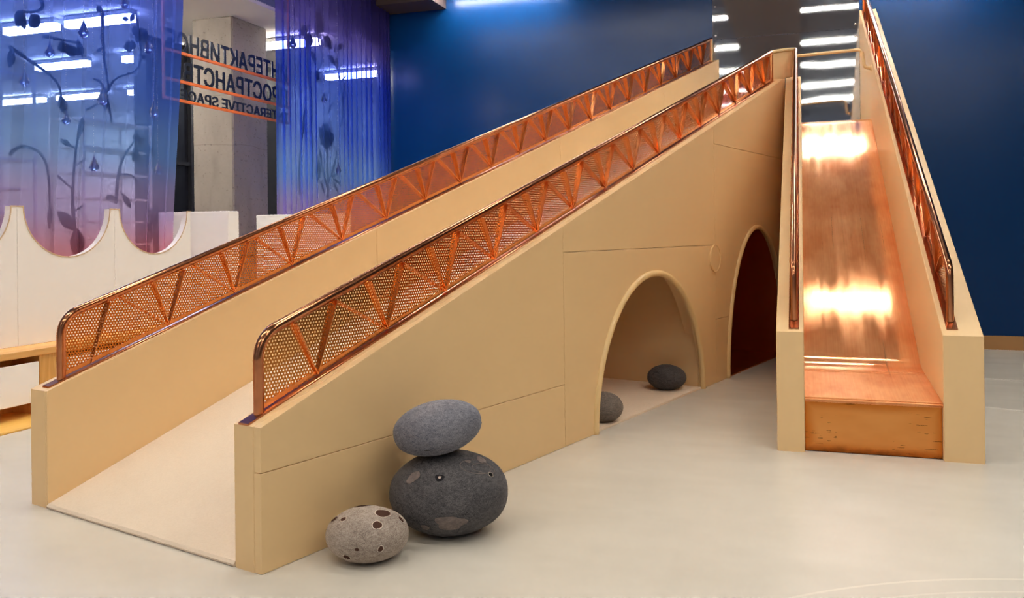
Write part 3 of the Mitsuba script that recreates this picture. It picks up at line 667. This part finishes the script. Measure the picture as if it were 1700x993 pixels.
# ------------------------------------------------------------------ sheer curtains
def curtain(y0, y1, x_a, x_b, z0, z1, n_fold, amp, seed, label, taper=None):
    rng = np.random.default_rng(seed)
    n = n_fold * 14; u = np.linspace(0, 1, n + 1); nz = 26
    ph = np.cumsum(0.55 + 0.9 * rng.random(n_fold + 2)); ph = np.interp(u * n_fold, np.arange(len(ph)), ph)
    ph = ph / ph[-1] * n_fold
    amps = np.interp(u * n_fold, np.arange(n_fold + 2), 0.45 + 0.75 * rng.random(n_fold + 2)) * amp
    V = []
    zs = np.linspace(z0, z1, nz)
    for z in zs:
        k = (z - z0) / (z1 - z0)
        ye = y1 - (taper(z) if taper else 0)
        wob = 0.12 * np.sin(2.1 * z + 6 * u)
        y = y0 + (ye - y0) * u + 0.35 * amp * np.sin(4 * np.pi * ph)
        x = x_a + (x_b - x_a) * u + amps * np.sin(2 * np.pi * (ph + 0.05 * wob)) * (0.75 + 0.35 * (1 - k))
        V.append(np.c_[x, y, np.full(n + 1, z)])
    v = np.vstack(V); i, j = np.meshgrid(np.arange(nz - 1), np.arange(n), indexing='ij'); w = n + 1
    q = np.stack([i * w + j, i * w + j + 1, (i + 1) * w + j + 1, (i + 1) * w + j], -1).reshape(-1, 4)
    key = numbered('curtain'); tag(key, label, 'curtain')
    put(key, trimesh.Trimesh(v, np.vstack([q[:, [0, 1, 2]], q[:, [0, 2, 3]]]), process=False), 'sheer_fabric', True)
    return key
def tap(z): return float(np.interp(z, [0.9, 1.74, 2.8, 4.2], [0.24, 0.20, 0.10, 0.0]))
curtain(2.6, 8.27, -6.80, -6.80, 0.9, 5.70, 17, 0.055, 4, 'wide sheer curtain at the left, blue fading to pink, hanging behind the scalloped screen', tap)
curtain(10.05, 14.04, -6.80, -7.03, 0.9, 5.70, 24, 0.050, 9, 'narrower sheer curtain hanging from ceiling in the corner beside the blue wall')

for y0, y1, x0, x1, lab in ((2.5, 8.35, -6.88, -6.72, 'dark curtain track under the ceiling over the wide left curtain'), (10.0, 14.09, -7.11, -6.72, 'dark curtain track under the ceiling over the narrower right curtain')):
    key = numbered('curtain_track'); put(key, bx(x0, x1, y0, y1, 5.70, CEIL), 'duct_brown'); tag(key, lab, 'curtain track')

# ------------------------------------------------------------------ sign seen from behind
sign = 'hanging_sign'
tag(sign, 'black lettered sign on three orange rails, seen from behind between the curtains', 'sign')
SX = -7.20
YA, YB = 8.40, 11.05
rails = [3.765, 3.415, 3.180]
for z in rails:
    part(sign, 'rail', bx(SX - 0.02, SX + 0.02, YA, YB, z - 0.020, z + 0.012), 'orange_metal')
for y in (YA, YB):
    part(sign, 'hanger', bx(SX - 0.012, SX + 0.012, y - 0.015, y + 0.015, rails[2] - 0.02, CEIL), 'orange_metal')
def letters(text, z, h, y_from, y_to):
    """One mesh per letter; the line starts at y_from (right in the picture) and runs to y_to."""
    m = meshkit.text_mesh(text, h, 0.012, bold=True)
    x0, x1 = m.bounds[0][0], m.bounds[1][0]
    sc = (y_from - y_to) / (x1 - x0)
    comps = m.split(only_watertight=False)
    groups = []
    for c in sorted(comps, key=lambda c: c.bounds[0][0]):   # pieces of one letter (the bar of Ы and the like) overlap sideways
        if groups and c.bounds[0][0] < groups[-1].bounds[1][0] - 0.4 * h * 0.1: groups[-1] = join(groups[-1], c)
        else: groups.append(c)
    for g in groups:
        v = np.asarray(g.vertices)
        w = np.c_[SX + 0.006 - v[:, 2], y_from - (v[:, 0] - x0) * sc, z + v[:, 1]]
        f = np.asarray(g.faces)
        part(sign, 'letter', trimesh.Trimesh(w, f, process=True), 'letter_black')
letters('ИНТЕРАКТИВНОЕ', rails[0] + 0.012, 0.235, YB - 0.05, YA + 0.06)
letters('ПРОСТРАНСТВО', rails[1] + 0.012, 0.235, YB - 0.05, YA + 0.12)
letters('INTERACTIVE SPACE', rails[2] + 0.012, 0.125, YB - 0.05, YA + 0.30)

# ------------------------------------------------------------------ dried plants and glass drops hanging by the curtains
BX = -6.925
def hang_x(y):
    return -6.878 if y < 9 else -6.873 - 0.0576 * (y - 10.05)
def leaf(y, z, l, w, ang, x=BX):
    l, w = l * 1.15, w * 1.25
    m = trimesh.creation.icosphere(subdivisions=2, radius=1.0)
    v = np.asarray(m.vertices) * [0.010, l / 2, w / 2]
    v[:, 2] *= 1 - 0.55 * (v[:, 1] / (l / 2)) ** 2
    v[:, 0] -= 0.12 * v[:, 1] ** 2 / l
    a = math.radians(ang); c, s = math.cos(a), math.sin(a)
    return trimesh.Trimesh(np.c_[v[:, 0] + x, y + v[:, 1] * c - v[:, 2] * s, z + v[:, 1] * s + v[:, 2] * c], m.faces, process=False)
def smooth_line(p):
    p = np.array(p, float); t = np.linspace(0, len(p) - 1, 5 * (len(p) - 1) + 1)
    k = np.arange(len(p))
    if len(p) < 3: return np.c_[np.interp(t, k, p[:, 0]), np.interp(t, k, p[:, 1])]
    from scipy.interpolate import CubicSpline
    return CubicSpline(k, p)(t)
def plant(label, stems, leaves, r=0.015):
    key = numbered('hanging_plant'); tag(key, label, 'dried plant')
    px = hang_x(np.mean([p[0] for s in stems for p in s]))
    for i, s in enumerate(stems):
        q = smooth_line(s); x = px - 0.008 - 0.006 * np.sin(np.linspace(0, 3, len(q)) + i)
        part(key, 'stem', tube(np.c_[x, q], np.linspace(r * (1.25 if i == 0 else 0.8), r * 0.6, len(q)), 8), 'branch_dark', True)
    q = max((p for s in stems for p in s), key=lambda p: p[1])
    part(key, 'thread', thread(q[0], q[1], px - 0.008), 'white_paint')
    for l in leaves:
        part(key, 'leaf', leaf(*l, x=px), 'branch_dark', True)
    return key
def thread(y, z, x=BX):
    return tube([(x, y, z), (x, y, CEIL)], 0.00025, 4)
PLANTS = [
 ('dark twig with two drooping leaves at the top left corner of the left curtain', [[(6.36, 3.80), (6.38, 3.71), (6.26, 3.65), (6.11, 3.62)]], [(6.13, 3.56, .16, .10, 70), (6.29, 3.57, .15, .10, 50), (6.16, 3.52, .1, .06, 110)]),
 ('long arching dark stem sweeping down across the left end of the left curtain', [[(6.02, 3.27), (6.18, 3.21), (6.38, 3.13), (6.54, 3.04), (6.60, 2.86)]], [(6.61, 2.82, .16, .09, 110), (6.03, 3.17, .16, .07, 80)]),
 ('short horizontal dark twig with clustered leaves in the left curtain', [[(6.40, 3.45), (6.59, 3.46), (6.81, 3.47)]], [(6.62, 3.39, .13, .09, 30), (6.70, 3.37, .16, .09, -20), (6.83, 3.42, .16, .07, -70), (6.77, 3.38, .12, .06, -40)]),
 ('tall budding dark twig crossed by a forked branch in the middle of the left curtain', [[(7.08, 3.90), (7.14, 3.76), (7.15, 3.46), (7.20, 3.16), (7.18, 3.05)], [(6.91, 2.81), (7.18, 3.02), (7.34, 3.21), (7.60, 3.33), (7.68, 3.57), (7.61, 3.95)], [(7.02, 3.14), (7.14, 3.08), (7.20, 2.92), (7.24, 2.72)]],
  [(7.55, 3.60, .09, .08, 0), (7.49, 3.57, .12, .09, 20), (7.59, 3.76, .09, .09, 0), (7.74, 3.75, .10, .07, 60), (7.16, 2.92, .16, .07, 80), (7.08, 3.88, .07, .05, 50), (7.13, 3.82, .07, .04, 60), (7.08, 3.45, .08, .03, 40), (7.11, 3.60, .07, .03, 70), (7.62, 3.68, .10, .05, 100), (7.45, 3.86, .08, .04, 10), (7.55, 3.90, .10, .05, 60), (7.70, 3.50, .10, .04, 0)]),
 ('large dark stem with a seed cone near the bottom of the left curtain', [[(6.77, 1.50), (6.73, 1.85), (6.76, 2.27), (6.83, 2.68)], [(6.55, 2.12), (6.71, 2.00)], [(6.64, 2.44), (6.76, 2.41)], [(6.78, 2.24), (6.88, 2.31)], [(6.74, 1.78), (6.85, 1.83)]],
  [(6.64, 1.68, .24, .11, -40), (6.77, 1.46, .26, .15, 90), (6.83, 2.62, .2, .06, 75), (6.64, 2.45, .12, .05, -20)]),
 ('dark arched stem bending over at the far left of the left curtain', [[(6.01, 2.28), (6.12, 2.36), (6.25, 2.36), (6.40, 2.26), (6.45, 1.95), (6.44, 1.60)]], [(6.44, 1.72, .18, .05, 85)]),
 ('curved dark stem with a small blossom at the right side of the left curtain', [[(7.29, 1.87), (7.33, 2.14), (7.40, 2.34), (7.59, 2.58)], [(7.33, 2.17), (7.51, 2.18), (7.64, 2.09)], [(7.77, 2.50), (7.76, 2.32)], [(7.81, 1.80), (7.80, 1.45)]],
  [(7.57, 2.42, .16, .08, 70), (7.60, 2.60, .11, .10, 0), (7.77, 2.48, .12, .08, 30), (7.82, 1.70, .2, .06, 60), (7.76, 1.62, .18, .05, 130), (7.85, 1.55, .2, .05, 40), (7.83, 1.80, .12, .06, 10), (7.44, 1.90, .18, .06, -50), (7.21, 1.93, .12, .05, 0)]),
 ('tall dark flower stems with ragged blossoms high in the right curtain', [[(11.25, 3.17), (11.26, 3.59), (11.20, 3.89), (11.18, 4.23), (11.21, 4.43)], [(11.40, 3.95), (11.59, 4.24), (11.51, 4.40), (11.48, 4.71)], [(11.25, 3.20), (11.28, 2.75), (11.24, 2.35)], [(11.18, 4.23), (11.10, 4.48)], [(11.51, 4.40), (11.72, 4.48)]],
  [(11.08, 4.54, .20, .13, 40), (11.21, 4.43, .2, .17, 0), (11.48, 4.80, .24, .20, 60), (11.52, 4.70, .2, .16, -30), (11.74, 4.50, .24, .16, -30), (11.32, 4.20, .16, .10, -60), (11.44, 4.62, .2, .08, 90), (11.16, 4.34, .12, .08, 90), (11.42, 3.93, .16, .12, 40)]),
 ('dark forked twig near the folds at the right side of the right curtain', [[(12.17, 3.25), (12.29, 3.70), (12.15, 4.16), (12.20, 4.54)], [(11.82, 3.40), (12.03, 3.66), (12.30, 3.85)], [(12.15, 4.16), (11.95, 4.26)], [(12.28, 3.80), (12.5, 3.86)], [(12.22, 3.98), (12.40, 4.10)]],
  [(12.20, 4.54, .2, .08, 30), (11.92, 4.28, .22, .10, -20), (12.06, 4.48, .18, .07, 60)]),
 ('large round dark thistle head above spiky blades low in the right curtain', [[(11.76, 1.85), (11.76, 2.35), (11.74, 2.87)], [(11.76, 2.2), (11.60, 2.55), (11.52, 2.75)], [(11.76, 2.3), (11.95, 2.62), (12.02, 2.85)]],
  [(11.71, 3.05, .34, .34, 0), (11.58, 3.05, .14, .2, 30), (11.86, 3.02, .14, .18, -30), (11.72, 2.93, .3, .12, 0), (11.47, 2.50, .30, .13, 80), (11.93, 2.60, .26, .04, 60), (11.98, 2.47, .28, .04, 20), (12.02, 2.36, .26, .04, -20), (11.98, 2.26, .24, .04, -45), (11.60, 2.22, .2, .04, 120), (11.54, 2.72, .2, .05, 110)]),
 ('slender dark blade like stem beside the left edge of the right curtain', [[(10.89, 2.10), (10.89, 2.40), (10.91, 2.63), (11.06, 3.39)]], [(10.90, 2.62, .30, .06, 85), (11.0, 3.15, .36, .06, 80)]),
]
for a in PLANTS: plant(*a)

def drop(y, z, size, x, label):
    key = numbered('glass_drop'); tag(key, label, 'glass drop', 'glass drops hanging before the curtains')
    t = np.linspace(0, 1, 22)
    r = size * 0.30 * np.sin(np.pi * t ** 0.62) ** 1.0 * (1 - 0.25 * t) ; zz = -0.5 * size + size * 1.0 * t
    r = size * 0.27 * np.where(t < 0.3, np.sin(np.pi / 2 * np.clip(t / 0.3, 0, 1)) ** 0.6, np.clip(1 - (t - 0.3) / 0.7, 0, 1) ** 1.15); r[0] = 0; r[-1] = 0.0015
    m = trimesh.creation.revolve(np.c_[r, zz], sections=20); m.apply_translation((x, y, z))
    put(key + '__drop', m, 'drop_glass', True)
    put(key + '__thread', tube([(x, y, z + size * 0.49), (x, y, CEIL)], 0.00025, 4), 'white_paint')
DROPS = [(6.60, 3.541, .19, 'clear dark glass drop high in the left curtain, left of the tall budding twig'), (7.413, 3.54, .19, 'dark glass drop high in the left curtain near its right edge'),
 (6.612, 2.875, .19, 'dark glass drop at the crossing of the forked branch in the left curtain'), (7.43, 2.867, .19, 'dark glass drop below the right end of the forked branch in the left curtain'),
 (5.78, 2.913, .16, 'glass drop farthest left before the left curtain'), (6.178, 2.616, .14, 'small glass drop below the long arching stem in the left curtain'),
 (6.611, 2.23, .17, 'glass drop low in the left curtain right of the large stem'), (7.42, 2.238, .16, 'glass drop low in the left curtain near its right edge'),
 (7.02, 3.90, .16, 'glass drop at the top edge of the picture before the left curtain'), (6.20, 3.262, .16, 'glass drop beside the short horizontal twig in the left curtain'),
 (10.146, 4.148, .19, 'dark glass drop at the top left of the right curtain'), (10.852, 3.487, .16, 'glass drop between flower stem and thistle in the right curtain'), (11.249, 2.50, .17, 'glass drop beside the thistle blades low in the right curtain')]
for i, (y, z, s, lab) in enumerate(DROPS): drop(y, z, s, -6.60 + 0.11 * (i % 3) / 2 + (0.1 if z < 3 else 0), lab)

# pale metal racks in the hall behind the left curtain
def rack(y0, y1, x, zs, z_top, label):
    key = numbered('metal_rack'); tag(key, label, 'rack', None)
    for y in (y0, y1):
        for dx in (0, -0.5):
            part(key, 'post', bx(x + dx - 0.014, x + dx + 0.014, y - 0.014, y + 0.014, 0, z_top), 'rack_grey')
    for z in zs:
        part(key, 'shelf', bx(x - 0.5, x, y0 - 0.01, y1 + 0.01, z - 0.010, z + 0.010), 'rack_grey')
rack(5.2, 7.48, -8.2, (0.4, 1.0, 1.55, 1.78, 2.06, 2.38, 3.33), 3.36, 'pale metal rack dimly seen behind the left end of the left curtain')
rack(8.17, 9.3, -8.2, (0.5, 1.1, 1.42, 1.71, 2.00, 2.31, 2.62, 2.96), 2.99, 'pale metal rack dimly seen behind the right half of the left curtain')
